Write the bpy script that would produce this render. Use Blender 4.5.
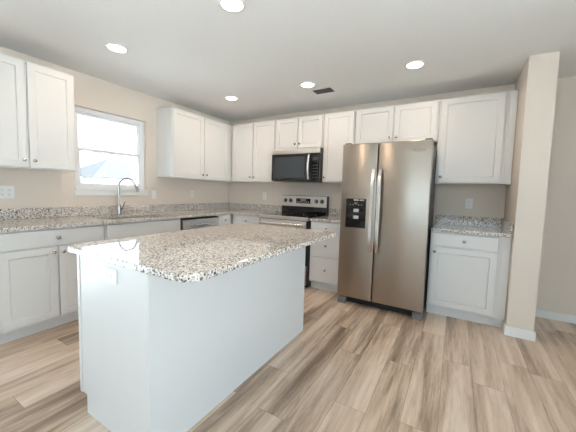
import bpy, bmesh, math, random
from mathutils import Vector, Matrix
from math import pi, sin, cos, radians

for o in list(bpy.data.objects):
    bpy.data.objects.remove(o)
scene = bpy.context.scene
C = scene.collection

# ------------------------------------------------------------------ camera
F_PX, PX, PY = 285.19, 288.07, 212.6
yaw, pitch, roll = radians(30.41), radians(-4.205), radians(1.593)
fwd = Vector((-sin(yaw) * cos(pitch), cos(yaw) * cos(pitch), sin(pitch)))
rgt = Vector((cos(yaw), sin(yaw), 0))
upv = rgt.cross(fwd)
r2 = rgt * cos(roll) + upv * sin(roll)
u2 = -rgt * sin(roll) + upv * cos(roll)
cam_data = bpy.data.cameras.new('camera')
cam = bpy.data.objects.new('camera', cam_data)
C.objects.link(cam)
cam.matrix_world = Matrix(((r2.x, u2.x, -fwd.x, 3.5155), (r2.y, u2.y, -fwd.y, -3.8752),
                           (r2.z, u2.z, -fwd.z, 1.2409), (0, 0, 0, 1)))
cam_data.sensor_width = 36
cam_data.lens = F_PX * 36 / 576
cam_data.shift_x = -(PX - 288) / 576
cam_data.shift_y = (PY - 216) / 576
cam_data.clip_start = .05
scene.camera = cam

# ------------------------------------------------------------------ world, exposure
world = bpy.data.worlds.new('world')
scene.world = world
world.use_nodes = True
bg = world.node_tree.nodes['Background']
bg.inputs['Color'].default_value = (.68, .85, 1.0, 1)
bg.inputs['Strength'].default_value = 4.0
sun_data = bpy.data.lights.new('sun', 'SUN')
sun_data.energy = 30.0
sun_data.angle = radians(3)
sun_data.color = (.87, .94, 1.0)
sun = bpy.data.objects.new('sun', sun_data)
C.objects.link(sun)
sun.rotation_euler = Vector((.12, -.62, -1)).to_track_quat('-Z', 'Y').to_euler()
scene.view_settings.view_transform = 'Standard'
scene.view_settings.look = 'None'
scene.view_settings.exposure = 0.41
scene.view_settings.gamma = 1
scene.view_settings.use_curve_mapping = False
LAMP_W = 3.2
LENS_EMIT = 9.0


def portal(name, loc, size, rot):
    """daylight entering through a window opening"""
    l = bpy.data.lights.new(name, 'AREA')
    l.shape = 'RECTANGLE'
    l.size, l.size_y = size
    l.cycles.is_portal = True
    o = bpy.data.objects.new(name, l)
    C.objects.link(o)
    o.location = loc
    o.rotation_euler = rot
    return o


H = 2.44                      # ceiling height
RX, RY = 6.4, -6.6            # far side walls of the open room
WY0, WY1, WZ0, WZ1 = -2.392, -1.576, 1.205, 2.092      # sink window opening
# unseen openings behind the camera, placed and sized for their daylight: (x0, x1, z0, z1) in the front wall, (y0, y1, z0, z1) in the right wall
FRONT_OPEN = [(2.4, 6.1, .90, 2.25)]
RIGHT_OPEN = [(-6.2, -2.2, .05, 2.2)]
LEFT_OPEN = [(-5.9, -3.4, .05, 2.2)]  # opening added in the left wall to brighten the left floor and ceiling

portal('sky_portal_sink', (-.17, (WY0 + WY1) / 2, (WZ0 + WZ1) / 2), (WZ1 - WZ0, WY1 - WY0), (0, -pi / 2, 0))
for a, b, c, d in FRONT_OPEN:
    portal('sky_portal_front', ((a + b) / 2, RY - .17, (c + d) / 2), (b - a, d - c), (pi / 2, 0, 0))
for a, b, c, d in LEFT_OPEN:
    portal('sky_portal_left', (-.17, (a + b) / 2, (c + d) / 2), (d - c, b - a), (0, -pi / 2, 0))
for a, b, c, d in RIGHT_OPEN:
    portal('sky_portal_right', (RX + .17, (a + b) / 2, (c + d) / 2), (d - c, b - a), (0, pi / 2, 0))


# ------------------------------------------------------------------ material helpers
def new_mat(name):
    m = bpy.data.materials.new(name)
    m.use_nodes = True
    nt = m.node_tree
    return m, nt, nt.nodes['Principled BSDF']


def plain(name, col, rough=.5, metal=0.0, bump=0, bscale=200, spec=.5, coat=0):
    m, nt, p = new_mat(name)
    p.inputs['Base Color'].default_value = (*col, 1)
    p.inputs['Roughness'].default_value = rough
    p.inputs['Metallic'].default_value = metal
    p.inputs['Specular IOR Level'].default_value = spec
    if coat:
        p.inputs['Coat Weight'].default_value = coat
        p.inputs['Coat Roughness'].default_value = .05
    tc = nt.nodes.new('ShaderNodeTexCoord')
    nz = nt.nodes.new('ShaderNodeTexNoise')
    nz.inputs['Scale'].default_value = bscale
    nz.inputs['Detail'].default_value = 3
    nt.links.new(tc.outputs['Object'], nz.inputs['Vector'])
    # tiny natural tone variation
    mr = nt.nodes.new('ShaderNodeMapRange')
    mr.inputs['To Min'].default_value = .97
    mr.inputs['To Max'].default_value = 1.03
    nt.links.new(nz.outputs['Fac'], mr.inputs['Value'])
    hs = nt.nodes.new('ShaderNodeHueSaturation')
    hs.inputs['Color'].default_value = (*col, 1)
    nt.links.new(mr.outputs['Result'], hs.inputs['Value'])
    nt.links.new(hs.outputs['Color'], p.inputs['Base Color'])
    if bump:
        b = nt.nodes.new('ShaderNodeBump')
        b.inputs['Strength'].default_value = bump
        b.inputs['Distance'].default_value = .002
        nt.links.new(nz.outputs['Fac'], b.inputs['Height'])
        nt.links.new(b.outputs['Normal'], p.inputs['Normal'])
    return m


def math_node(nt, op, a=None, b=None, va=None, vb=None):
    n = nt.nodes.new('ShaderNodeMath')
    n.operation = op
    if a is not None: nt.links.new(a, n.inputs[0])
    if b is not None: nt.links.new(b, n.inputs[1])
    if va is not None: n.inputs[0].default_value = va
    if vb is not None: n.inputs[1].default_value = vb
    return n.outputs[0]


def ramp(nt, fac, stops, interp='LINEAR'):
    r = nt.nodes.new('ShaderNodeValToRGB')
    r.color_ramp.interpolation = interp
    els = r.color_ramp.elements
    while len(els) < len(stops):
        els.new(.5)
    for e, (pos, col) in zip(els, stops):
        e.position = pos
        e.color = (*col, 1)
    nt.links.new(fac, r.inputs['Fac'])
    return r.outputs['Color']


def granite():
    m, nt, p = new_mat('speckled_granite')
    tc = nt.nodes.new('ShaderNodeTexCoord')
    nz = nt.nodes.new('ShaderNodeTexNoise')
    nz.inputs['Scale'].default_value = 60
    nz.inputs['Detail'].default_value = 2
    nt.links.new(tc.outputs['Object'], nz.inputs['Vector'])
    mx = nt.nodes.new('ShaderNodeMixRGB')
    mx.blend_type = 'ADD'
    mx.inputs['Fac'].default_value = .012
    nt.links.new(tc.outputs['Object'], mx.inputs['Color1'])
    nt.links.new(nz.outputs['Color'], mx.inputs['Color2'])
    v = nt.nodes.new('ShaderNodeTexVoronoi')
    v.inputs['Scale'].default_value = 170
    nt.links.new(mx.outputs['Color'], v.inputs['Vector'])
    sep = nt.nodes.new('ShaderNodeSeparateColor')
    nt.links.new(v.outputs['Color'], sep.inputs['Color'])
    n2 = nt.nodes.new('ShaderNodeTexNoise')
    n2.inputs['Scale'].default_value = 38
    n2.inputs['Detail'].default_value = 3
    nt.links.new(tc.outputs['Object'], n2.inputs['Vector'])
    s = math_node(nt, 'MULTIPLY', n2.outputs['Fac'], vb=.9)
    f = math_node(nt, 'ADD', sep.outputs['Red'], s)
    f = math_node(nt, 'SUBTRACT', f, vb=.45)
    col = ramp(nt, f, [(0, (.06, .05, .045)), (.12, (.23, .20, .185)), (.22, (.46, .38, .32)),
                       (.34, (.67, .58, .50)), (.54, (.78, .73, .67)), (.74, (.88, .86, .82)),
                       (.96, (.20, .19, .18))], 'CONSTANT')
    nt.links.new(col, p.inputs['Base Color'])
    p.inputs['Roughness'].default_value = .035
    p.inputs['IOR'].default_value = 1.6
    return m


def wood_floor():
    m, nt, p = new_mat('wood_plank_floor')
    W, L = .18, 1.22
    tc = nt.nodes.new('ShaderNodeTexCoord')
    sp = nt.nodes.new('ShaderNodeSeparateXYZ')
    nt.links.new(tc.outputs['Object'], sp.inputs['Vector'])
    X, Y = sp.outputs['X'], sp.outputs['Y']
    u = math_node(nt, 'DIVIDE', math_node(nt, 'ADD', X, vb=100 * W - 2.784 % W), vb=W)
    row = math_node(nt, 'FLOOR', u)
    fu = math_node(nt, 'FRACT', u)
    wn = nt.nodes.new('ShaderNodeTexWhiteNoise')
    wn.noise_dimensions = '1D'
    nt.links.new(row, wn.inputs['W'])
    vv = math_node(nt, 'ADD', math_node(nt, 'DIVIDE', Y, vb=L), wn.outputs['Value'])
    colm = math_node(nt, 'FLOOR', vv)
    fv = math_node(nt, 'FRACT', vv)
    cb = nt.nodes.new('ShaderNodeCombineXYZ')
    nt.links.new(row, cb.inputs['X'])
    nt.links.new(colm, cb.inputs['Y'])
    wn2 = nt.nodes.new('ShaderNodeTexWhiteNoise')
    wn2.noise_dimensions = '3D'
    nt.links.new(cb.outputs['Vector'], wn2.inputs['Vector'])
    idc = nt.nodes.new('ShaderNodeSeparateColor')
    nt.links.new(wn2.outputs['Color'], idc.inputs['Color'])
    # grain coordinates: stretched along the plank, shifted plank by plank
    g = nt.nodes.new('ShaderNodeCombineXYZ')
    nt.links.new(math_node(nt, 'ADD', math_node(nt, 'MULTIPLY', X, vb=1.0), math_node(nt, 'MULTIPLY', idc.outputs['Red'], vb=17)), g.inputs['X'])
    nt.links.new(math_node(nt, 'ADD', math_node(nt, 'MULTIPLY', Y, vb=.075), math_node(nt, 'MULTIPLY', idc.outputs['Green'], vb=11)), g.inputs['Y'])
    nt.links.new(math_node(nt, 'MULTIPLY', idc.outputs['Blue'], vb=9), g.inputs['Z'])
    broad = nt.nodes.new('ShaderNodeTexNoise')
    broad.inputs['Scale'].default_value = 8
    broad.inputs['Detail'].default_value = 3
    broad.inputs['Distortion'].default_value = .6
    nt.links.new(g.outputs['Vector'], broad.inputs['Vector'])
    wv = nt.nodes.new('ShaderNodeTexNoise')
    wv.inputs['Scale'].default_value = 45
    wv.inputs['Detail'].default_value = 5
    wv.inputs['Distortion'].default_value = .8
    nt.links.new(g.outputs['Vector'], wv.inputs['Vector'])
    fine = nt.nodes.new('ShaderNodeTexNoise')
    fine.inputs['Scale'].default_value = 220
    fine.inputs['Detail'].default_value = 3
    nt.links.new(g.outputs['Vector'], fine.inputs['Vector'])
    t = math_node(nt, 'MULTIPLY', math_node(nt, 'SUBTRACT', broad.outputs['Fac'], vb=.5), vb=2.0)
    t = math_node(nt, 'ADD', t, math_node(nt, 'MULTIPLY', math_node(nt, 'SUBTRACT', wv.outputs['Fac'], vb=.5), vb=.9))
    t = math_node(nt, 'ADD', t, math_node(nt, 'MULTIPLY', math_node(nt, 'SUBTRACT', fine.outputs['Fac'], vb=.5), vb=.35))
    t = math_node(nt, 'ADD', t, math_node(nt, 'MULTIPLY', math_node(nt, 'SUBTRACT', idc.outputs['Red'], vb=.5), vb=.60))
    t = math_node(nt, 'ADD', t, vb=.55)
    col = ramp(nt, t, [(0, FLOOR_COLS[0]), (.3, FLOOR_COLS[1]), (.6, FLOOR_COLS[2]), (1, FLOOR_COLS[3])])
    # seams
    du = math_node(nt, 'MULTIPLY', math_node(nt, 'MINIMUM', fu, math_node(nt, 'SUBTRACT', b=fu, va=1.0)), vb=W)
    dv = math_node(nt, 'MULTIPLY', math_node(nt, 'MINIMUM', fv, math_node(nt, 'SUBTRACT', b=fv, va=1.0)), vb=L)
    d = math_node(nt, 'MINIMUM', du, dv)
    seam = nt.nodes.new('ShaderNodeMapRange')
    seam.inputs['From Min'].default_value = .0005
    seam.inputs['From Max'].default_value = .0022
    seam.inputs['To Min'].default_value = .55
    seam.inputs['To Max'].default_value = 1
    nt.links.new(d, seam.inputs['Value'])
    mul = nt.nodes.new('ShaderNodeMixRGB')
    mul.blend_type = 'MULTIPLY'
    mul.inputs['Fac'].default_value = 1
    nt.links.new(col, mul.inputs['Color1'])
    nt.links.new(seam.outputs['Result'], mul.inputs['Color2'])
    nt.links.new(mul.outputs['Color'], p.inputs['Base Color'])
    p.inputs['Roughness'].default_value = .30
    p.inputs['IOR'].default_value = 1.6
    b = nt.nodes.new('ShaderNodeBump')
    b.inputs['Strength'].default_value = .25
    b.inputs['Distance'].default_value = .001
    nt.links.new(fine.outputs['Fac'], b.inputs['Height'])
    nt.links.new(b.outputs['Normal'], p.inputs['Normal'])
    return m


def brushed(name, col, rough=.28, axis='Z', aniso=.6, world_axis=None):
    m, nt, p = new_mat(name)
    tc = nt.nodes.new('ShaderNodeTexCoord')
    mp = nt.nodes.new('ShaderNodeMapping')
    mp.inputs['Scale'].default_value = {'Z': (300, 300, 2), 'X': (2, 300, 300)}[axis]
    nt.links.new(tc.outputs['Object'], mp.inputs['Vector'])
    nz = nt.nodes.new('ShaderNodeTexNoise')
    nz.inputs['Scale'].default_value = 1
    nz.inputs['Detail'].default_value = 2
    nt.links.new(mp.outputs['Vector'], nz.inputs['Vector'])
    mr = nt.nodes.new('ShaderNodeMapRange')
    mr.inputs['To Min'].default_value = rough - .02
    mr.inputs['To Max'].default_value = rough + .03
    nt.links.new(nz.outputs['Fac'], mr.inputs['Value'])
    nt.links.new(mr.outputs['Result'], p.inputs['Roughness'])
    p.inputs['Base Color'].default_value = (*col, 1)
    p.inputs['Metallic'].default_value = 1
    p.inputs['Anisotropic'].default_value = aniso
    tg = nt.nodes.new('ShaderNodeCombineXYZ')
    tg.inputs[world_axis or axis].default_value = 1
    nt.links.new(tg.outputs['Vector'], p.inputs['Tangent'])
    return m


def pane_glass(name):
    m, nt, p = new_mat(name)
    nt.nodes.remove(p)
    out = [n for n in nt.nodes if n.type == 'OUTPUT_MATERIAL'][0]
    tr = nt.nodes.new('ShaderNodeBsdfTransparent')
    gl = nt.nodes.new('ShaderNodeBsdfGlossy')
    gl.inputs['Roughness'].default_value = .02
    tr.inputs['Color'].default_value = (.96, .98, .98, 1)
    fr = nt.nodes.new('ShaderNodeFresnel')
    fr.inputs['IOR'].default_value = 1.45
    mx = nt.nodes.new('ShaderNodeMixShader')
    nt.links.new(fr.outputs['Fac'], mx.inputs['Fac'])
    nt.links.new(tr.outputs['BSDF'], mx.inputs[1])
    nt.links.new(gl.outputs['BSDF'], mx.inputs[2])
    nt.links.new(mx.outputs['Shader'], out.inputs['Surface'])
    return m


def emit(name, col, s):
    m, nt, p = new_mat(name)
    p.inputs['Base Color'].default_value = (.8, .8, .8, 1)
    p.inputs['Emission Color'].default_value = (*col, 1)
    p.inputs['Emission Strength'].default_value = s
    return m


FLOOR_COLS = [(.22, .15, .10), (.39, .28, .20), (.60, .455, .34), (.76, .62, .50)]
M = dict(
    wall=plain('wall_paint', (.765, .675, .59), .75, bump=.15, bscale=350),
    ceiling=plain('ceiling_paint', (.90, .895, .885), .85, bump=.25, bscale=120),
    trim=plain('trim_paint', (.84, .84, .83), .35),
    cabinet=plain('cabinet_paint', (.73, .718, .70), .38),
    toe=plain('toe_kick_paint', (.74, .73, .71), .5),
    vinyl=plain('white_vinyl', (.86, .87, .88), .3),
    plate=plain('white_plastic', (.86, .85, .83), .3),
    slot=plain('dark_slot', (.05, .05, .05), .6),
    granite=granite(),
    floor=wood_floor(),
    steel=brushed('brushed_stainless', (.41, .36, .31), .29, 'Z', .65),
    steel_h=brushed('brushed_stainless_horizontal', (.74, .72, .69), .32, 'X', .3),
    steel_side=brushed('brushed_stainless_dishwasher', (.74, .72, .69), .32, 'X', .3, 'Y'),
    handle=plain('bright_stainless', (.78, .77, .76), .24, 1),
    chrome=plain('polished_nickel', (.50, .48, .46), .16, 1),
    black_glass=plain('black_glass', (.012, .012, .014), .05, spec=.6),
    black=plain('black_plastic', (.02, .02, .021), .35),
    dark=plain('charcoal_metal', (.075, .072, .07), .45, .3),
    grey=plain('grey_plastic', (.19, .185, .18), .4),
    sink=plain('sink_steel', (.55, .55, .55), .3, 1),
    display=plain('display_window', (.05, .06, .07), .1),
    glyph=plain('pale_print', (.75, .75, .73), .5),
    button=plain('button_grey', (.55, .55, .54), .4),
    glass=pane_glass('window_glass'),
    lens=emit('lamp_lens', (1, .95, .88), LENS_EMIT),
    siding=plain('house_siding', (.62, .62, .60), .8),
    roof=plain('roof_shingle', (.046, .045, .044), .9, bump=.4, bscale=20),
    bounce_ground=plain('pale_concrete', (.62, .61, .58), .95, bump=.4, bscale=12),  # outside ground made pale to bounce daylight up to the ceiling
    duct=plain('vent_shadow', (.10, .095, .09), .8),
)


# ------------------------------------------------------------------ geometry helpers
def box(bm, a, b, bevel=0, seg=2):
    x0, y0, z0 = (min(a[i], b[i]) for i in range(3))
    x1, y1, z1 = (max(a[i], b[i]) for i in range(3))
    vs = [bm.verts.new(p) for p in ((x0, y0, z0), (x1, y0, z0), (x1, y1, z0), (x0, y1, z0),
                                    (x0, y0, z1), (x1, y0, z1), (x1, y1, z1), (x0, y1, z1))]
    fs = [bm.faces.new([vs[i] for i in f]) for f in
          ((0, 3, 2, 1), (4, 5, 6, 7), (0, 1, 5, 4), (1, 2, 6, 5), (2, 3, 7, 6), (3, 0, 4, 7))]
    if bevel:
        es = list({e for f in fs for e in f.edges})
        bmesh.ops.bevel(bm, geom=es, offset=bevel, segments=seg, affect='EDGES', profile=.5)
    return fs


def shaker(bm, x0, x1, z0, z1, y_front, th=.019, rail=.055, rec=.0105):
    """recessed-panel door or drawer front facing local -y"""
    if not rail:
        box(bm, (x0, y_front, z0), (x1, y_front + th, z1))
        return

    def ring(m, y):
        return [bm.verts.new(p) for p in ((x0 + m, y, z0 + m), (x1 - m, y, z0 + m), (x1 - m, y, z1 - m), (x0 + m, y, z1 - m))]
    back = ring(0, y_front + th)
    rings = [back, ring(0, y_front + .0015), ring(.0015, y_front), ring(rail, y_front), ring(rail + .005, y_front + rec)]
    for p, q in zip(rings, rings[1:]):
        for k in range(4):
            bm.faces.new((p[k], p[(k + 1) % 4], q[(k + 1) % 4], q[k]))
    bm.faces.new(back)
    bm.faces.new(rings[-1])


def prism(bm, pts, z0, z1):
    lo = [bm.verts.new((x, y, z0)) for x, y in pts]
    hi = [bm.verts.new((x, y, z1)) for x, y in pts]
    bm.faces.new(lo[::-1])
    bm.faces.new(hi)
    n = len(pts)
    for i in range(n):
        bm.faces.new((lo[i], lo[(i + 1) % n], hi[(i + 1) % n], hi[i]))


def lathe(bm, prof, mat=Matrix(), n=20):
    """prof: (radius, height) along +z, then mat"""
    rings = []
    for r, z in prof:
        rings.append([bm.verts.new(mat @ Vector((r * cos(2 * pi * k / n), r * sin(2 * pi * k / n), z))) for k in range(n)])
    for a, b in zip(rings, rings[1:]):
        for k in range(n):
            bm.faces.new((a[k], a[(k + 1) % n], b[(k + 1) % n], b[k]))
    bm.faces.new(rings[0][::-1])
    bm.faces.new(rings[-1])


def tube(bm, pts, rad, n=12):
    pts = [Vector(p) for p in pts]
    rads = rad if isinstance(rad, (list, tuple)) else [rad] * len(pts)
    rings = []
    ref = None
    for i, p in enumerate(pts):
        t = (pts[min(i + 1, len(pts) - 1)] - pts[max(i - 1, 0)]).normalized()
        if ref is None:
            ref = t.orthogonal().normalized()
        ref = (ref - t * ref.dot(t)).normalized()
        bn = t.cross(ref)
        rings.append([bm.verts.new(p + (ref * cos(2 * pi * k / n) + bn * sin(2 * pi * k / n)) * rads[i]) for k in range(n)])
    for a, b in zip(rings, rings[1:]):
        for k in range(n):
            bm.faces.new((a[k], a[(k + 1) % n], b[(k + 1) % n], b[k]))
    bm.faces.new(rings[0][::-1])
    bm.faces.new(rings[-1])


def obj(name, bm, mat, parent=None, smooth=False, bevel=0):
    bmesh.ops.recalc_face_normals(bm, faces=bm.faces)
    me = bpy.data.meshes.new(name)
    bm.to_mesh(me)
    bm.free()
    me.materials.append(M[mat] if isinstance(mat, str) else mat)
    o = bpy.data.objects.new(name, me)
    C.objects.link(o)
    if parent:
        o.parent = parent
    if smooth:
        for p in me.polygons:
            p.use_smooth = True
        try:
            me.set_sharp_from_angle(angle=radians(40))
        except Exception:
            pass
    if bevel:
        md = o.modifiers.new('bevel', 'BEVEL')
        md.width = bevel
        md.segments = 2
        md.limit_method = 'ANGLE'
    return o


def bx(name, a, b, mat, parent=None, bevel=0):
    bm = bmesh.new()
    box(bm, a, b)
    return obj(name, bm, mat, parent, bevel=bevel)


def tag(o, label, cat, group=None):
    o['label'] = label
    o['category'] = cat
    if group:
        o['group'] = group
    return o


def thing(name, label, cat, loc=(0, 0, 0), rotz=0, group=None):
    o = bpy.data.objects.new(name, None)
    C.objects.link(o)
    o.location = loc
    o.rotation_euler = (0, 0, rotz)
    o.empty_display_size = .1
    return tag(o, label, cat, group)


def struct(o, label=None):
    o['kind'] = 'structure'
    if label:
        o['label'] = label
    return o


def sbox(name, boxes, mat, parent=None, label=None, bevel=0):
    bm = bmesh.new()
    for a, b in boxes:
        box(bm, a, b)
    o = obj(name, bm, mat, parent, bevel=bevel)
    if not parent:
        struct(o, label)
    return o


# ------------------------------------------------------------------ room shell
T = .14
sbox('floor', [((-T, RY - T, -.1), (RX + T, T, 0))], 'floor')
sbox('ceiling', [((-T, RY - T, H), (RX + T, T, H + .12))], 'ceiling')
sbox('wall_back', [((-T, 0, 0), (RX + T, T, H))], 'wall')


def wall_with_holes(name, axis, pos0, pos1, a0, a1, holes):
    """vertical wall; axis 'x' = runs along x; pos0..pos1 thickness range; holes (h0,h1,z0,z1)"""
    bm = bmesh.new()

    def B(u0, u1, z0, z1):
        if u1 - u0 < 1e-4 or z1 - z0 < 1e-4: return
        if axis == 'x': box(bm, (u0, pos0, z0), (u1, pos1, z1))
        else: box(bm, (pos0, u0, z0), (pos1, u1, z1))
    cur = a0
    for h0, h1, z0, z1 in sorted(holes):
        B(cur, h0, 0, H)
        B(h0, h1, 0, z0)
        B(h0, h1, z1, H)
        cur = h1
    B(cur, a1, 0, H)
    return struct(obj(name, bm, 'wall'))


wall_with_holes('wall_left', 'y', -T, 0, RY - T, 0, [(WY0, WY1, WZ0, WZ1)] + LEFT_OPEN)
wall_with_holes('wall_front', 'x', RY - T, RY, 0, RX, FRONT_OPEN)
wall_with_holes('wall_right', 'y', RX, RX + T, RY - T, 0, RIGHT_OPEN)

# stub wall closing off the kitchen run
CX0, CX1, CY = 3.976, 4.168, -.70
sbox('wall_stub', [((CX0, CY, 0), (CX1, 0, H))], 'wall')


def baseboard(name, segs):
    bm = bmesh.new()
    for (a, b, n) in segs:      # a,b plan points on the wall face; n outward normal
        t = .014
        lo = (min(a[0], b[0], a[0] + n[0] * t, b[0] + n[0] * t), min(a[1], b[1], a[1] + n[1] * t, b[1] + n[1] * t))
        hi = (max(a[0], b[0], a[0] + n[0] * t, b[0] + n[0] * t), max(a[1], b[1], a[1] + n[1] * t, b[1] + n[1] * t))
        box(bm, (lo[0], lo[1], 0), (hi[0], hi[1], .083))
    return struct(obj(name, bm, 'trim', bevel=.003))


baseboard('baseboard_stub', [((CX0, CY + .078), (CX0, CY), (-1, 0)), ((CX0 - .014, CY), (CX1 + .014, CY), (0, -1)),
                             ((CX1, CY), (CX1, 0), (1, 0))])
baseboard('baseboard_back', [((CX1 + .014, 0), (RX, 0), (0, -1))])
baseboard('baseboard_right', [((RX, 0), (RX, -2.19), (-1, 0)), ((RX, -6.21), (RX, RY), (-1, 0))])
baseboard('baseboard_left', [((0, -3.25), (0, -3.39), (1, 0)), ((0, -5.91), (0, RY), (1, 0))])


def window(name, axis, face, out, a0, a1, z0, z1, hung=True):
    """window unit set in an opening; face = plane of the frame centre, out = +1/-1 outward"""
    root = bpy.data.objects.new(name, None)
    C.objects.link(root)
    struct(root)
    root.location = (face, (a0 + a1) / 2, z0) if axis == 'y' else ((a0 + a1) / 2, face, z0)

    def P(u, d, z):
        return Vector((face + d, u, z)) - root.location if axis == 'y' else Vector((u, face + d, z)) - root.location

    def pb(nm, lst, mat, par=None, bevel=.002):
        bm = bmesh.new()
        for (u0, u1, d0, d1, zz0, zz1) in lst:
            box(bm, P(u0, d0, zz0), P(u1, d1, zz1))
        return obj(nm, bm, mat, par or root, bevel=bevel)
    f = .042
    d = .035
    pb('window_frame', [(a0 + .002, a0 + f, -d, d, z0 + .002, z1 - .002), (a1 - f, a1 - .002, -d, d, z0 + .002, z1 - .002),
                        (a0 + f, a1 - f, -d, d, z1 - f, z1 - .002), (a0 + f, a1 - f, -d, d, z0 + .002, z0 + f * .8)], 'vinyl')
    ia0, ia1, iz0, iz1 = a0 + f, a1 - f, z0 + f * .8, z1 - f
    s = .034
    if hung:
        zm = (z0 + z1) / 2 - .005
        # lower sash sits to the room side, upper sash to the outside
        inn = (-out * .028, -out * .002)
        ou = (out * .002, out * .028)
        for nm, (p0, p1), q0, q1 in (('lower_sash', inn, iz0, zm + .02), ('upper_sash', ou, zm - .02, iz1)):
            sh = pb(nm, [(ia0, ia0 + s, p0, p1, q0, q1), (ia1 - s, ia1, p0, p1, q0, q1),
                         (ia0 + s, ia1 - s, p0, p1, q0, q0 + s), (ia0 + s, ia1 - s, p0, p1, q1 - s, q1)], 'vinyl')
            pm = (p0 + p1) / 2
            pb('pane', [(ia0 + s, ia1 - s, pm - .002, pm + .002, q0 + s, q1 - s)], 'glass', sh, 0)
        pb('sash_lock', [((a0 + a1) / 2 - .03, (a0 + a1) / 2 + .03, -out * .042, -out * .0285, zm + .004, zm + .018)], 'vinyl')
    else:
        um = (ia0 + ia1) / 2
        for q0, q1, (p0, p1) in ((ia0, um + .02, (-.026, -.002)), (um - .02, ia1, (.002, .026))):
            sh = pb('sash', [(q0, q0 + s, p0, p1, iz0, iz1), (q1 - s, q1, p0, p1, iz0, iz1),
                             (q0 + s, q1 - s, p0, p1, iz0, iz0 + s), (q0 + s, q1 - s, p0, p1, iz1 - s, iz1)], 'vinyl')
            pm = (p0 + p1) / 2
            pb('pane', [(q0 + s, q1 - s, pm - .002, pm + .002, iz0 + s, iz1 - s)], 'glass', sh, 0)
    return root


w1 = window('window_1', 'y', -.085, -1, WY0, WY1, WZ0, WZ1)
# stool and apron under the sink window
L1 = w1.location
bm = bmesh.new(); box(bm, Vector((-.048, WY0 + .001, WZ0 - .0)) - L1, Vector((.0, WY1 - .001, WZ0 + .012)) - L1)
box(bm, Vector((.001, WY0 - .010, WZ0 - .012)) - L1, Vector((.024, WY1 + .022, WZ0 + .012)) - L1)
obj('window_sill', bm, 'trim', w1, bevel=.002)
bm = bmesh.new(); box(bm, Vector((.001, WY0 - .012, WZ0 - .068)) - L1, Vector((.014, WY1 + .012, WZ0 - .0125)) - L1)
obj('apron', bm, 'trim', w1, bevel=.002)
n = 2  # unseen windows filling the openings that shape the daylight
for a, b, c, d in FRONT_OPEN:
    window('window_%d' % n, 'x', RY - .085, -1, a, b, c, d, hung=False); n += 1
for a, b, c, d in LEFT_OPEN:
    window('window_%d' % n, 'y', -.085, -1, a, b, c, d, hung=False); n += 1
for a, b, c, d in RIGHT_OPEN:
    window('window_%d' % n, 'y', RX + .085, 1, a, b, c, d, hung=False); n += 1

# ------------------------------------------------------------------ outside
sbox('ground', [((-60, -60, -.75), (60, 60, -.55))], 'bounce_ground')
hs = thing('house', 'pale neighbouring house with grey hipped roof seen through the sink window', 'house', (-16, 5, -.55))
HX, HY, HZ = hs.location


def hip(nm, x0, x1, y0, y1, z, rise, inset):
    """hipped roof: eave rectangle, ridge along y"""
    bm = bmesh.new()
    xm = (x0 + x1) / 2
    P_ = [(x0, y0, z), (x1, y0, z), (x1, y1, z), (x0, y1, z)]
    lo = [bm.verts.new((x - HX, y - HY, zz - .04 - HZ)) for x, y, zz in P_]
    ev = [bm.verts.new((x - HX, y - HY, zz - HZ)) for x, y, zz in P_]
    ra = bm.verts.new((xm - HX, y0 + inset - HY, z + rise - HZ)); rb = bm.verts.new((xm - HX, y1 - inset - HY, z + rise - HZ))
    bm.faces.new(lo[::-1])
    for k in range(4):
        bm.faces.new((lo[k], lo[(k + 1) % 4], ev[(k + 1) % 4], ev[k]))
    bm.faces.new((ev[0], ev[1], ra)); bm.faces.new((ev[1], ev[2], rb, ra))
    bm.faces.new((ev[2], ev[3], rb)); bm.faces.new((ev[3], ev[0], ra, rb))
    return obj(nm, bm, 'roof', hs)


bx('house_wall', (-16.2 - HX, 3.7 - HY, 0), (-12.3 - HX, 11 - HY, 1.54 - HZ), 'siding', hs)
bx('house_wall', (-16.6 - HX, -1.5 - HY, 0), (-13.2 - HX, 3.69 - HY, 1.60 - HZ), 'siding', hs)
hip('roof', -16.6, -11.9, 3.35, 11.4, 1.69, 1.2, 2.0)
hip('roof', -17.0, -12.9, -1.9, 3.34, 1.76, .8, 1.6)
bx('soffit', (-16.55 - HX, 3.40 - HY, 1.545 - HZ), (-11.88 - HX, 11.35 - HY, 1.648 - HZ), 'trim', hs)
bx('soffit', (-16.95 - HX, -1.85 - HY, 1.605 - HZ), (-12.88 - HX, 3.35 - HY, 1.718 - HZ), 'trim', hs)
wn = bx('house_window', (-13.199 - HX, 2.55 - HY, 1.02 - HZ), (-13.15 - HX, 3.15 - HY, 1.50 - HZ), 'vinyl', hs)
bx('pane', (-13.148 - HX, 2.60 - HY, 1.07 - HZ), (-13.14 - HX, 3.10 - HY, 1.45 - HZ), 'display', wn)

# ------------------------------------------------------------------ cabinetry
def knob(parent, x, z, y_front, out=.026):
    bm = bmesh.new()
    mt = Matrix.Translation((x, y_front, z)) @ Matrix.Rotation(pi / 2, 4, 'X')
    lathe(bm, [(.009, 0), (.0075, .003), (.0052, .008), (.0055, .013), (.012, .017), (.0148, .0205), (.0146, .0235), (.010, .0265), (.004, .028)], mt, 18)
    return obj('knob', bm, 'chrome', parent, smooth=True)


TH = .019
MG = .014


def front(parent, kind, x0, x1, z0, z1, yf, kx=None, kz=None, rail=.055):
    bm = bmesh.new()
    shaker(bm, x0, x1, z0, z1, yf - TH, TH, rail if kind == 'door' else 0)
    o = obj('door' if kind == 'door' else 'drawer', bm, 'cabinet', parent, bevel=0 if kind == 'door' else .0022)
    if kx is not None:
        knob(o, kx, kz, yf - TH - .0003)
    return o


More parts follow.
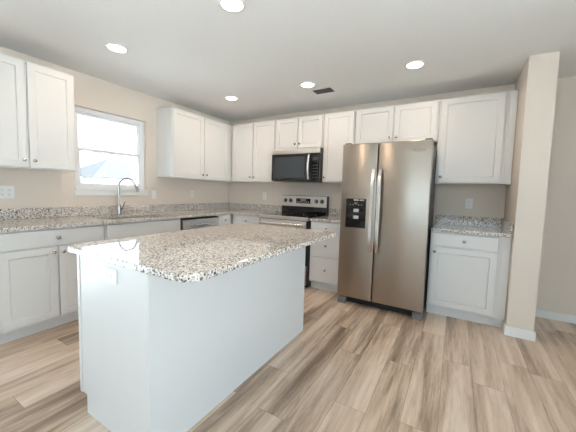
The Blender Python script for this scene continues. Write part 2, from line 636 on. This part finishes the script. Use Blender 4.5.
def upper(label, loc, rot, w, z0, z1, doors, depth=.305, group='white wall cabinets', fillers=()):
    """doors: list of (x0, x1, knob side 'l'/'r')"""
    t = thing('wall_cabinet', label, 'cabinet', (loc[0], loc[1], z0), rot, group)
    h = z1 - z0
    bm = bmesh.new()
    box(bm, (.001, -depth + .019, .012), (w - .001, -.002, h))
    obj('cabinet_body', bm, 'cabinet', t, bevel=.001)
    ff = bmesh.new()
    box(ff, (.001, -depth, 0), (w - .001, -depth + .0185, h))
    obj('face_frame', ff, 'cabinet', t, bevel=.001)
    for a, b, s in doors:
        kx = a + .028 if s == 'l' else b - .028
        front(t, 'door', a, b, .012, h - .012, -depth - .0005, kx, .012 + .06)
    for a, b in fillers:
        bx('filler_strip', (a, -depth - .004, 0), (b, -.002, h), 'cabinet', t, bevel=.001)
    return t


UB, UT = 1.377, 2.284
LR = pi / 2        # rotation that makes local -y face +x (left wall)
# left wall, left of window
upper('white two-door wall cabinet left of the sink window', (0, -3.226), 0, 0, UB, UT, []) if 0 else None
upper('white two-door wall cabinet directly left of the sink window', (0, -3.262, 0), LR, .752, UB, UT,
      [(.014, .382, 'r'), (.398, .738, 'l')])
upper('white wall cabinet on the window wall between window and room corner', (0, -1.427, 0), LR, 1.425, UB, UT,
      [(.014, .532, 'r'), (.548, 1.046, 'l')])
upper('white two-door wall cabinet between the room corner and the microwave', (.330, 0, 0), 0, .842, UB, UT,
      [(.030, .433, 'r'), (.447, .828, 'l')])
upper('short white wall cabinet above the microwave', (1.176, 0, 0), 0, .760, 1.838, UT,
      [(.014, .373, 'r'), (.387, .746, 'l')])
upper('narrow single-door white wall cabinet between microwave and refrigerator', (1.940, 0, 0), 0, .424, UB, UT,
      [(.014, .410, 'l')])
upper('wide short white wall cabinet above the refrigerator', (2.368, 0, 0), 0, .930, 1.838, UT,
      [(.016, .459, 'r'), (.473, .915, 'l')])
upper('large single-door white wall cabinet right of the refrigerator', (3.300, 0, 0), 0, .672, UB, UT,
      [(.026, .579, 'l')], fillers=[(.612, .6715)])

BD = .61            # base cabinet depth to the face frame
BH = .882           # top of base cabinets


def base(label, loc, rot, w, fronts, depth=BD, group='white base cabinets', name='base_cabinet', filler=None, fx=None, sink=False):
    t = thing(name, label, 'cabinet', loc, rot, group)
    x0, x1 = fx or (.001, w - .001)
    bx('cabinet_body', (.001, -depth + .0195, .102), (w - .001, -.002, .68 if sink else BH), 'cabinet', t)
    if sink:
        for a_, b_ in ((.001, .018), (w - .018, w - .001)):
            bx('side_panel', (a_, -depth + .0195, .6805), (b_, -.002, BH), 'cabinet', t)
    bx('face_frame', (x0, -depth, .102), (x1, -depth + .019, BH), 'cabinet', t, bevel=.001)
    bx('toe_kick', (x0, -depth + .06, 0), (x1, -depth + .08, .1015), 'toe', t)
    for (kind, a, b, z0, z1, kx, kz) in fronts:
        o = front(t, kind, a, b, z0, z1, -depth - .0005, kx, kz)
    if filler:
        bx('filler_strip', (filler[0], -depth - .004, .102), (filler[1], -depth + .0, BH), 'cabinet', t)
    return t


DZ0, DZ1, RZ0, RZ1 = .118, .722, .738, .868
# window wall run: x along +y
base('white two-door base cabinet with one drawer at the left end of window wall', (0, -3.180, 0), LR, .762,
     [('drawer', .014, .748, RZ0, RZ1, .381, .803), ('door', .014, .374, DZ0, DZ1, .348, DZ1 - .045),
      ('door', .388, .748, DZ0, DZ1, .414, DZ1 - .045)])
base('white sink base cabinet with plain false drawer front under the faucet', (0, -2.414, 0), LR, .880,
     [('drawer', .014, .866, RZ0, RZ1, None, None), ('door', .014, .433, DZ0, DZ1, .407, DZ1 - .045),
      ('door', .447, .866, DZ0, DZ1, .473, DZ1 - .045)], sink=True)
base('white corner base cabinet with narrow drawer between dishwasher and corner', (0, -.914, 0), LR, .912,
     [('drawer', .014, .262, RZ0, RZ1, .138, .803), ('door', .014, .262, DZ0, DZ1, .04, DZ1 - .045)], fx=(.001, .30))
base('white base cabinet with one drawer between room corner and range', (.634, 0, 0), 0, .538,
     [('drawer', .035, .524, RZ0, RZ1, .28, .803), ('door', .035, .524, DZ0, DZ1, .498, DZ1 - .045)])
base('narrow white three-drawer base cabinet between range and refrigerator', (1.940, 0, 0), 0, .452,
     [('drawer', .014, .438, RZ0, RZ1, .226, .803), ('drawer', .014, .438, .444, .722, .226, .585),
      ('drawer', .014, .438, DZ0, .430, .226, .278)])
base('white base cabinet with one drawer and one door right of the refrigerator', (3.312, 0, 0), 0, .662,
     [('drawer', .022, .567, RZ0, RZ1, .295, .803), ('door', .022, .567, DZ0, DZ1, .048, DZ1 - .045)],
     filler=(.600, .6605))


# ------------------------------------------------------------------ countertops
def slab(name, label, outline, holes=(), z0=.8835, z1=.914, loc=(0, 0), cat='countertop', group=None):
    t = thing(name, label, cat, (loc[0], loc[1], z0), 0, group)
    bm = bmesh.new()
    if not holes:
        prism(bm, [(x - loc[0], y - loc[1]) for x, y in outline], 0, z1 - z0)
    else:
        for (a, b) in outline:     # list of boxes when a cut-out is needed
            box(bm, (a[0] - loc[0], a[1] - loc[1], 0), (b[0] - loc[0], b[1] - loc[1], z1 - z0))
        bmesh.ops.remove_doubles(bm, verts=bm.verts, dist=1e-5)
    o = obj('stone_slab', bm, 'granite', t, bevel=0 if holes else .004)
    return t


def backsplash(t, boxes):
    bm = bmesh.new()
    for a, b in boxes:
        box(bm, Vector(a) - t.location, Vector(b) - t.location)
    return obj('backsplash', bm, 'granite', t, bevel=.002)


CE = .650        # counter edge from wall
SK = (.13, .53, -2.32, -1.62)       # sink opening x0,x1,y0,y1
ct = slab('countertop', 'L-shaped speckled granite countertop along window wall and into the corner',
          [((.002, -3.205), (CE, SK[2])), ((.002, SK[2]), (SK[0], SK[3])), ((SK[1], SK[2]), (CE, SK[3])),
           ((.002, SK[3]), (CE, -CE)), ((.002, -CE), (1.176, -.002))], holes=True)
backsplash(ct, [((.002, -3.205, .9145), (.022, -.002, 1.016)), ((.0225, -.022, .9145), (1.176, -.002, 1.016))])
ct2 = slab('countertop', 'short granite countertop between the range and the refrigerator',
           [(1.940, -CE), (2.392, -CE), (2.392, -.002), (1.940, -.002)])
backsplash(ct2, [((1.940, -.022, .9145), (2.392, -.002, 1.016))])
ct3 = slab('countertop', 'granite countertop in the nook right of the refrigerator',
           [(3.312, -CE), (3.974, -CE), (3.974, -.002), (3.312, -.002)])
backsplash(ct3, [((3.312, -.022, .9145), (3.9535, -.002, 1.016)), ((3.954, -CE + .01, .9145), (3.974, -.002, 1.016))])

# sink
sk = thing('kitchen_sink', 'undermount stainless kitchen sink in the counter below the window', 'sink', ((SK[0] + SK[1]) / 2, (SK[2] + SK[3]) / 2, .70))
bm = bmesh.new()
hx, hy, dp, w_ = (SK[1] - SK[0]) / 2, (SK[3] - SK[2]) / 2, .1825, .004
box(bm, (-hx, -hy, 0), (hx, hy, w_))
for a, b in (((-hx - w_, -hy, 0), (-hx, hy, dp)), ((hx, -hy, 0), (hx + w_, hy, dp)), ((-hx - w_, -hy - w_, 0), (hx + w_, -hy, dp)), ((-hx - w_, hy, 0), (hx + w_, hy + w_, dp))):
    box(bm, a, b)
obj('sink_basin', bm, 'sink', sk)
bm = bmesh.new(); lathe(bm, [(.045, 0), (.045, .003), (.03, .004)], Matrix.Translation((0, 0, w_ + .0002)))
obj('drain', bm, 'chrome', sk, smooth=True)

# faucet
fc = thing('kitchen_faucet', 'tall gooseneck pull-down faucet in polished nickel below the window', 'faucet', (.085, -1.985, .9142))
bm = bmesh.new()
lathe(bm, [(.030, 0), (.030, .006), (.024, .012), (.0225, .05), (.0225, .10), (.018, .115), (.015, .13)])
obj('faucet_base', bm, 'chrome', fc, smooth=True)
bm = bmesh.new()
sx, sy = .80, .60           # spout swings a little toward the room corner
pts = [(0, 0, .12)] + [(0, 0, z) for z in (.18, .24, .335)]
R = .092
for k in range(1, 15):
    a = pi - k * (pi * .86) / 14
    u = R + R * cos(a)
    pts.append((u * sx, u * sy, .335 + R * sin(a)))
e = Vector(pts[-1])
pts += [tuple(e + Vector((.008, .006, -.018)))]
tube(bm, pts, .0105)
obj('spout', bm, 'chrome', fc, smooth=True)
bm = bmesh.new()
e = Vector(pts[-1])
dr = Vector((.45 * sx, .45 * sy, -1)).normalized()
tube(bm, [e + dr * .0005, e + dr * .02, e + dr * .03, e + dr * .075, e + dr * .09], [.012, .013, .016, .019, .0165], 16)
obj('spray_head', bm, 'chrome', fc, smooth=True)
bm = bmesh.new()
tube(bm, [(0, .0235, .07), (0, .045, .072)], .012)
tube(bm, [(0, .040, .075), (.012, .052, .12), (.022, .060, .155)], [.006, .005, .004])
obj('lever_handle', bm, 'chrome', fc, smooth=True)


# ------------------------------------------------------------------ dishwasher
dwY = -1.532
dw = thing('dishwasher', 'stainless steel dishwasher under the granite counter right of the sink', 'dishwasher', (0, dwY, 0), LR)
W = .616
bx('body', (.005, -.595, .10), (W - .005, -.03, .872), 'dark', dw)
bx('kick_plate', (.005, -.56, .004), (W - .005, -.54, .098), 'black', dw)
d_ = bx('door', (.007, -.645, .115), (W - .007, -.598, .852), 'steel_side', dw, bevel=.004)
bx('control_strip', (.007, -.640, .855), (W - .007, -.598, .870), 'black_glass', dw, bevel=.002)
bm = bmesh.new()
box(bm, (.05, -.700, .765), (W - .05, -.680, .800), .006)
box(bm, (.06, -.681, .770), (.08, -.6455, .795)); box(bm, (W - .08, -.681, .770), (W - .06, -.6455, .795))
obj('handle', bm, 'handle', d_, smooth=True)

# ------------------------------------------------------------------ range
rg = thing('kitchen_range', 'stainless electric range with black glass cooktop below the microwave', 'stove', (1.180, 0, 0))
W = .752
bx('body', (0, -.635, .03), (W, -.012, .900), 'dark', rg)
bx('kick_plate', (.02, -.60, 0), (W - .02, -.05, .028), 'black', rg)
bm = bmesh.new(); box(bm, (0, -.676, .876), (W, -.640, .9175), .004)
obj('front_rail', bm, 'steel_h', rg)
bx('cooktop', (0, -.638, .9015), (W, -.096, .918), 'black_glass', rg, bevel=.002)
for bxx, byy, rr in ((.19, -.50, .11), (.56, -.50, .09), (.19, -.24, .075), (.56, -.24, .10)):
    bm = bmesh.new()
    n = 40
    a = [bm.verts.new((bxx + rr * cos(2 * pi * k / n), byy + rr * sin(2 * pi * k / n), .9186)) for k in range(n)]
    b = [bm.verts.new((bxx + (rr - .004) * cos(2 * pi * k / n), byy + (rr - .004) * sin(2 * pi * k / n), .9186)) for k in range(n)]
    for k in range(n): bm.faces.new((a[k], a[(k + 1) % n], b[(k + 1) % n], b[k]))
    obj('burner_ring', bm, 'grey', rg)
dr_ = bx('oven_door', (.006, -.680, .300), (W - .006, -.637, .872), 'black', rg, bevel=.003)
bx('door_top_panel', (.022, -.6865, .765), (W - .022, -.6805, .868), 'steel_h', dr_, bevel=.002)
bx('oven_window', (.045, -.6845, .335), (W - .045, -.6803, .750), 'black_glass', dr_, bevel=.001)
bm = bmesh.new()
tube(bm, [(.05, -.735, .822), (W - .05, -.735, .822)], .0145, 14)
for x in (.07, W - .07): tube(bm, [(x, -.733, .822), (x, -.687, .822)], .009, 10)
obj('handle', bm, 'handle', dr_, smooth=True)
dwr = bx('storage_drawer', (.006, -.680, .045), (W - .006, -.637, .292), 'steel_h', rg, bevel=.003)
bg_ = bx('backguard', (0, -.092, .9015), (W, -.014, 1.188), 'black', rg, bevel=.004)
bx('glass_band', (.004, -.0965, .920), (W - .004, -.0925, 1.022), 'black_glass', bg_)
bx('control_panel', (.004, -.099, 1.025), (W - .004, -.0925, 1.182), 'steel_h', bg_, bevel=.002)
dsp = bx('display', (.255, -.1012, 1.072), (.495, -.0993, 1.146), 'black_glass', bg_, bevel=.001)
bm = bmesh.new()
for k in range(4): box(bm, (.335 + k * .022, -.1018, 1.112), (.349 + k * .022, -.1013, 1.134))
obj('clock_digits', bm, 'button', dsp)
for k in range(7):
    for j in range(2):
        bx('touch_button', (.267 + k * .032, -.1018, 1.080 + j * .013), (.283 + k * .032, -.1013, 1.087 + j * .013), 'button', dsp)
for x in (.070, .160, .590, .680):
    bm = bmesh.new()
    mt = Matrix.Translation((x, -.0993, 1.110)) @ Matrix.Rotation(pi / 2, 4, 'X')
    lathe(bm, [(.030, 0), (.030, .004), (.022, .006), (.020, .028), (.016, .030)], mt, 24)
    k_ = obj('knob', bm, 'black', bg_, smooth=True)
    bm = bmesh.new()
    box(bm, (x - .005, -.1345, 1.094), (x + .005, -.1295, 1.126))
    obj('knob_pointer', bm, 'handle', k_)

# ------------------------------------------------------------------ microwave
mw = thing('microwave', 'stainless over-the-range microwave with black glass door above the range', 'microwave', (1.178, 0, 1.384))
W = .756; D = .395; Hm = .450
bx('body', (0, -D + .03, .004), (W, -.004, Hm), 'dark', mw, bevel=.002)
bx('underside_vent', (.03, -D + .06, -.0006), (W - .03, -.05, .0035), 'grey', mw)
bx('top_grille', (0, -D, Hm - .068), (W, -D + .0295, Hm), 'steel_h', mw, bevel=.003)
d_ = bx('door', (.0, -D - .004, .012), (W - .118, -D + .0295, Hm - .071), 'black_glass', mw, bevel=.003)
bx('door_window', (.050, -D - .0055, .055), (W - .215, -D - .0042, Hm - .105), 'display', d_)
bm = bmesh.new()
pts = []
for k in range(9):
    s = k / 8
    pts.append((W - .150, -D - .020 - .028 * sin(pi * s), .030 + s * (Hm - .125)))
tube(bm, pts, .0155, 12)
obj('handle', bm, 'handle', d_, smooth=True)
cp = bx('control_panel', (W - .116, -D - .004, .012), (W, -D + .0295, Hm - .071), 'black_glass', mw, bevel=.003)
for i in range(3):
    for j in range(5):
        bx('touch_button', (W - .094 + i * .028, -D - .0052, .050 + j * .040), (W - .077 + i * .028, -D - .0042, .062 + j * .040), 'dark', cp)
bx('display', (W - .098, -D - .0052, .285), (W - .018, -D - .0042, .325), 'display', cp)

# ------------------------------------------------------------------ refrigerator
FX0, FX1, FM, FYF, FZ = 2.412, 3.297, 2.797, -.845, 1.772
fr = thing('refrigerator', 'tall stainless side-by-side refrigerator with ice and water dispenser', 'refrigerator', (FX0, 0, 0))
W = FX1 - FX0
m_ = FM - FX0
bx('body', (.006, -.742, .03), (W - .006, -.03, 1.750), 'dark', fr, bevel=.003)
Z0 = .088


def fridge_door(x0, x1, hole=None):
    bm = bmesh.new()
    if not hole:
        box(bm, (x0, FYF, Z0), (x1, -.752, FZ), .010, 3)
    else:
        # door face with the dispenser recess left open
        box(bm, (x0, FYF, Z0), (x1, -.752, FZ), .010, 3)
    return obj('door', bm, 'steel', fr, smooth=True)


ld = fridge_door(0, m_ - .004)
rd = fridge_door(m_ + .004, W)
ld['label'] = 'narrow left door with dispenser'


def fhandle(x, door, s):
    bm = bmesh.new()
    z0, z1 = .625, 1.500
    n = 13
    secs = []
    for k in range(n):
        t_ = k / (n - 1)
        y = FYF - .012 - .048 * min(1, sin(pi * t_) * 2.2)
        z = z0 + (z1 - z0) * t_
        secs.append([bm.verts.new((x + a, y + b, z)) for a, b in ((-.019, 0), (-.014, -.013), (.014, -.013), (.019, 0), (.014, .010), (-.014, .010))])
    for a, b in zip(secs, secs[1:]):
        for k in range(6): bm.faces.new((a[k], a[(k + 1) % 6], b[(k + 1) % 6], b[k]))
    bm.faces.new(secs[0]); bm.faces.new(secs[-1][::-1])
    for z in (z0 + .012, z1 - .012):
        box(bm, (x - .012, FYF - .016, z - .012), (x + .012, FYF - .0003, z + .012))
    obj('handle', bm, 'handle', door, smooth=True)


fhandle(m_ - .034, ld, 1)
fhandle(m_ + .034, rd, -1)
# dispenser
x0, x1, z0, z1 = .066, .284, .872, 1.186
dp_ = bpy.data.objects.new('dispenser', None)
bm = bmesh.new()
yf = FYF - .0003
# frame ring around a shallow cavity
box(bm, (x0, yf - .010, z0), (x0 + .016, yf, z1)); box(bm, (x1 - .016, yf - .010, z0), (x1, yf, z1))
box(bm, (x0 + .016, yf - .010, z1 - .095), (x1 - .016, yf, z1)); box(bm, (x0 + .016, yf - .010, z0), (x1 - .016, yf, z0 + .022))
box(bm, (x0 + .016, yf - .001, z0 + .022), (x1 - .016, yf, z1 - .095))
disp = obj('dispenser', bm, 'black_glass', ld)
bm = bmesh.new()
box(bm, (.150, yf - .012, z1 - .022), (.205, yf - .0102, z1 - .008)); box(bm, (.215, yf - .012, z1 - .022), (.262, yf - .0102, z1 - .008))
obj('maker_plate', bm, 'button', disp)
for k in range(5):
    dz = .012 if k == 2 else 0
    bx('control_icon', (.112 + k * .030, yf - .012, z1 - .070 + dz), (.120 + k * .030, yf - .0102, z1 - .064 + dz), 'glyph', disp)
bm = bmesh.new()
tube(bm, [(.157, yf - .0112, z1 - .040), (.172, yf - .0112, z1 - .053), (.187, yf - .0112, z1 - .040)], .0015, 6)
obj('control_icon', bm, 'glyph', disp)
for zc in (1.058, .985):
    bx('dispenser_paddle', (.150, yf - .009, zc - .018), (.208, yf - .0012, zc + .018), 'button', disp, bevel=.003)
# maker's mark on the right door
cu = bpy.data.curves.new('mark_text', 'FONT')
cu.body = 'Whirlpool'
cu.size = .030
cu.align_x = 'CENTER'
cu.extrude = .0006
tmp = bpy.data.objects.new('tmp_text', cu)
C.objects.link(tmp)
bpy.context.view_layer.update()
me = bpy.data.meshes.new_from_object(tmp.evaluated_get(bpy.context.evaluated_depsgraph_get()))
bpy.data.objects.remove(tmp)
me.transform(Matrix.Translation((.766, FYF - .0012, 1.668)) @ Matrix.Rotation(pi / 2, 4, 'X'))
me.materials.clear()
me.materials.append(M['grey'])
tx = bpy.data.objects.new('maker_mark', me)
C.objects.link(tx)
tx.parent = rd
bm = bmesh.new()
tube(bm, [(.766 + .052 * cos(a), FYF - .0015, 1.678 + .016 * sin(a)) for a in [radians(20 + 10 * k) for k in range(31)]], .0010, 6)
obj('mark_ring', bm, 'grey', tx)
# grille, feet, hinges
bm = bmesh.new()
box(bm, (.07, -.770, .012), (W - .07, -.744, .080))
for k in range(3): box(bm, (.07, -.778, .020 + k * .020), (W - .07, -.7705, .030 + k * .020))
obj('base_grille', bm, 'black', fr)
for x in (0.004, W - .094):
    bm = bmesh.new()
    box(bm, (x, -.835, .001), (x + .09, -.745, .058), .006)
    box(bm, (x + .012, -.815, .059), (x + .078, -.76, .074))
    obj('foot_cover', bm, 'grey', fr)
for x in (.01, W - .075):
    bx('hinge_cover', (x, -.80, FZ + .0005), (x + .065, -.70, FZ + .018), 'dark', fr, bevel=.004)

# ------------------------------------------------------------------ island
IX0, IX1, IY0, IY1 = 1.757, 2.400, -3.140, -1.650
isl = thing('kitchen_island', 'large white kitchen island base with plain panels', 'kitchen island', ((IX0 + IX1) / 2, (IY0 + IY1) / 2, 0))
o_ = isl.location
bm = bmesh.new()
# end panel with toe notch on the sink side
notch = [(IX0 + .042, .104), (IX0 + .085, .104), (IX0 + .085, 0), (IX1 - .012, 0), (IX1 - .012, BH), (IX0 + .042, BH)]


def end_panel(nm, y0, y1):
    bm = bmesh.new()
    lo = [bm.verts.new((x - o_.x, y0 - o_.y, z)) for x, z in notch]
    hi = [bm.verts.new((x - o_.x, y1 - o_.y, z)) for x, z in notch]
    bm.faces.new(lo); bm.faces.new(hi[::-1])
    for i in range(6): bm.faces.new((lo[i], lo[(i + 1) % 6], hi[(i + 1) % 6], hi[i]))
    return obj(nm, bm, 'cabinet', isl, bevel=.001)


end_panel('end_panel', IY0, IY0 + .018)
end_panel('end_panel', IY1 - .018, IY1)
sb = lambda nm, a, b, mt, bev=0: bx(nm, Vector(a) - o_, Vector(b) - o_, mt, isl, bev)
sb('back_panel', (IX1 - .0115, IY0, 0), (IX1, IY1, BH), 'cabinet', .0015)
sb('cabinet_body', (IX0 + .0425, IY0 + .0185, .104), (IX1 - .0125, IY1 - .0185, BH), 'cabinet')
sb('face_frame', (IX0 + .020, IY0 - .004, .104), (IX0 + .0415, IY1 + .004, BH), 'cabinet')
sb('toe_kick', (IX0 + .085, IY0 + .0185, 0), (IX0 + .100, IY1 - .0185, .1035), 'toe')
# doors and drawers on the sink side (facing -x): build in a rotated frame
wI = IY1 - IY0
rotm = Matrix.Translation(Vector((IX0 + .0195, IY1, 0)) - o_) @ Matrix.Rotation(-pi / 2, 4, 'Z')
for i in range(3):
    a = .006 + i * (wI - .012) / 3 + .004
    b = .006 + (i + 1) * (wI - .012) / 3 - .004
    for kind, z0, z1 in (('drawer', RZ0, RZ1), ('door', DZ0, DZ1)):
        bm = bmesh.new()
        shaker(bm, a, b, z0, z1, -TH, TH, .055 if kind == 'door' else 0)
        bmesh.ops.transform(bm, matrix=rotm, verts=bm.verts)
        o = obj(kind, bm, 'cabinet', isl)
        bm = bmesh.new()
        kx, kz = ((a + b) / 2, .803) if kind == 'drawer' else (b - .028, DZ1 - .045)
        mt = rotm @ Matrix.Translation((kx, -TH - .0003, kz)) @ Matrix.Rotation(pi / 2, 4, 'X')
        lathe(bm, [(.009, 0), (.0052, .008), (.0055, .013), (.0148, .0205), (.0146, .0235), (.004, .028)], mt, 18)
        obj('knob', bm, 'chrome', o, smooth=True)


def rounded_rect(x0, x1, y0, y1, r, n=8):
    pts = []
    for cx_, cy_, a0 in ((x1 - r, y0 + r, -pi / 2), (x1 - r, y1 - r, 0), (x0 + r, y1 - r, pi / 2), (x0 + r, y0 + r, pi)):
        for k in range(n + 1):
            a = a0 + (pi / 2) * k / n
            pts.append((cx_ + r * cos(a), cy_ + r * sin(a)))
    return pts


TX0, TX1, TY0, TY1 = 1.668, 2.682, -3.168, -1.600
slab('island_countertop', 'large speckled granite slab with rounded corners on the kitchen island',
     rounded_rect(TX0, TX1, TY0, TY1, .080), loc=((TX0 + TX1) / 2, (TY0 + TY1) / 2))


# ------------------------------------------------------------------ outlets and switches
def outlet(label, loc, rot, gangs=('o',), name='wall_outlet', cat='outlet', horizontal=False):
    t = thing(name, label, cat, loc, rot)
    gw = .046
    w = .070 + gw * (len(gangs) - 1); h = .115

    def B(bm, x0, x1, y0, y1, z0, z1, bev=0):
        if horizontal: x0, x1, z0, z1 = z0, z1, x0, x1
        box(bm, (x0, y0, z0), (x1, y1, z1), bev)
    bm = bmesh.new(); B(bm, -w / 2, w / 2, -.0060, -.0006, -h / 2, h / 2, .002)
    pl = obj('cover_plate', bm, 'plate', t)
    for i, g in enumerate(gangs):
        cx = (i - (len(gangs) - 1) / 2) * gw
        if g == 'o':
            for s in (-1, 1):
                zc = s * .0195
                bm = bmesh.new(); B(bm, cx - .017, cx + .017, -.0078, -.0061, zc - .014, zc + .014)
                rc = obj('receptacle', bm, 'plate', t)
                bm = bmesh.new()
                B(bm, cx - .0075, cx - .0055, -.0082, -.0079, zc - .002, zc + .008)
                B(bm, cx + .0055, cx + .0075, -.0082, -.0079, zc - .002, zc + .007)
                B(bm, cx - .002, cx + .002, -.0082, -.0079, zc - .010, zc - .006)
                obj('slots', bm, 'slot', rc)
        else:
            bm = bmesh.new(); B(bm, cx - .016, cx + .016, -.0085, -.0061, -.033, .033)
            obj('rocker', bm, 'plate', t)
    return t


outlet('double-gang white outlet plate at the far left under the wall cabinet', (0, -2.945, 1.165), LR, ('o', 'o'))
outlet('white switch plate on the wall just right of the sink window', (0, -1.475, 1.150), LR, ('s',), 'wall_switch', 'switch')
outlet('white outlet on the window wall under the corner wall cabinet', (0, -.830, 1.163), LR)
outlet('white outlet on the range wall left of the range', (.780, 0, 1.158), 0)
outlet('white outlet in the nook right of the refrigerator', (3.645, 0, 1.160), 0)
outlet('white outlet on the end panel of the island', (2.100, IY0, .814), 0, horizontal=True)


# ------------------------------------------------------------------ ceiling fixtures
def downlight(x, y, label):
    t = thing('recessed_light', label, 'ceiling light', (x, y, H), 0, 'recessed ceiling lights')
    bm = bmesh.new()
    n = 36
    prof = [(.092, -.0005), (.092, -.004), (.086, -.007), (.070, -.0065), (.068, -.003)]
    rings = [[bm.verts.new((r * cos(2 * pi * k / n), r * sin(2 * pi * k / n), z)) for k in range(n)] for r, z in prof]
    for a, b in zip(rings, rings[1:] + rings[:1]):
        for k in range(n): bm.faces.new((a[k], a[(k + 1) % n], b[(k + 1) % n], b[k]))
    obj('trim_ring', bm, 'plate', t, smooth=True)
    bm = bmesh.new()
    lathe(bm, [(.067, -.003), (.067, -.0055)], n=36)
    obj('lens', bm, 'lens', t)
    l = bpy.data.lights.new('lamp', 'AREA')
    l.shape = 'DISK'
    l.size = .13
    l.energy = LAMP_W
    l.color = (1, .74, .52)
    lo_ = bpy.data.objects.new('lamp', l)
    C.objects.link(lo_)
    lo_.parent = t
    lo_.location = (0, 0, -.012)
    return t


downlight(.906, -2.433, 'round recessed ceiling light near the sink window, upper left')
downlight(2.190, -2.407, 'round recessed ceiling light above the island, nearest the camera')
downlight(.906, -.972, 'round recessed ceiling light nearest the room corner')
downlight(2.005, -.950, 'round recessed ceiling light beside the ceiling vent')
downlight(3.112, -.955, 'round recessed ceiling light in front of the refrigerator, rightmost')

vt = thing('ceiling_vent', 'small rectangular ceiling air vent next to a recessed light', 'vent', (2.09, -.70, H))
vx, vy = .115, .070
bm = bmesh.new()
for a, b in (((-vx - .018, -vy - .018, -.006), (vx + .018, -vy, -.0006)), ((-vx - .018, vy, -.006), (vx + .018, vy + .018, -.0006)),
             ((-vx - .018, -vy, -.006), (-vx, vy, -.0006)), ((vx, -vy, -.006), (vx + .018, vy, -.0006))):
    box(bm, a, b)
obj('vent_frame', bm, 'plate', vt)
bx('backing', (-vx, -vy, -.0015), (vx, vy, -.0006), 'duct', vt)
for k in range(7):
    y = -.060 + k * .020
    bm = bmesh.new()
    box(bm, (-vx + .001, y - .001, -.009), (vx - .001, y + .001, -.0018))
    bmesh.ops.rotate(bm, verts=bm.verts, cent=(0, y, -.005), matrix=Matrix.Rotation(radians(-30), 3, 'X'))
    obj('louver', bm, 'grey', vt)
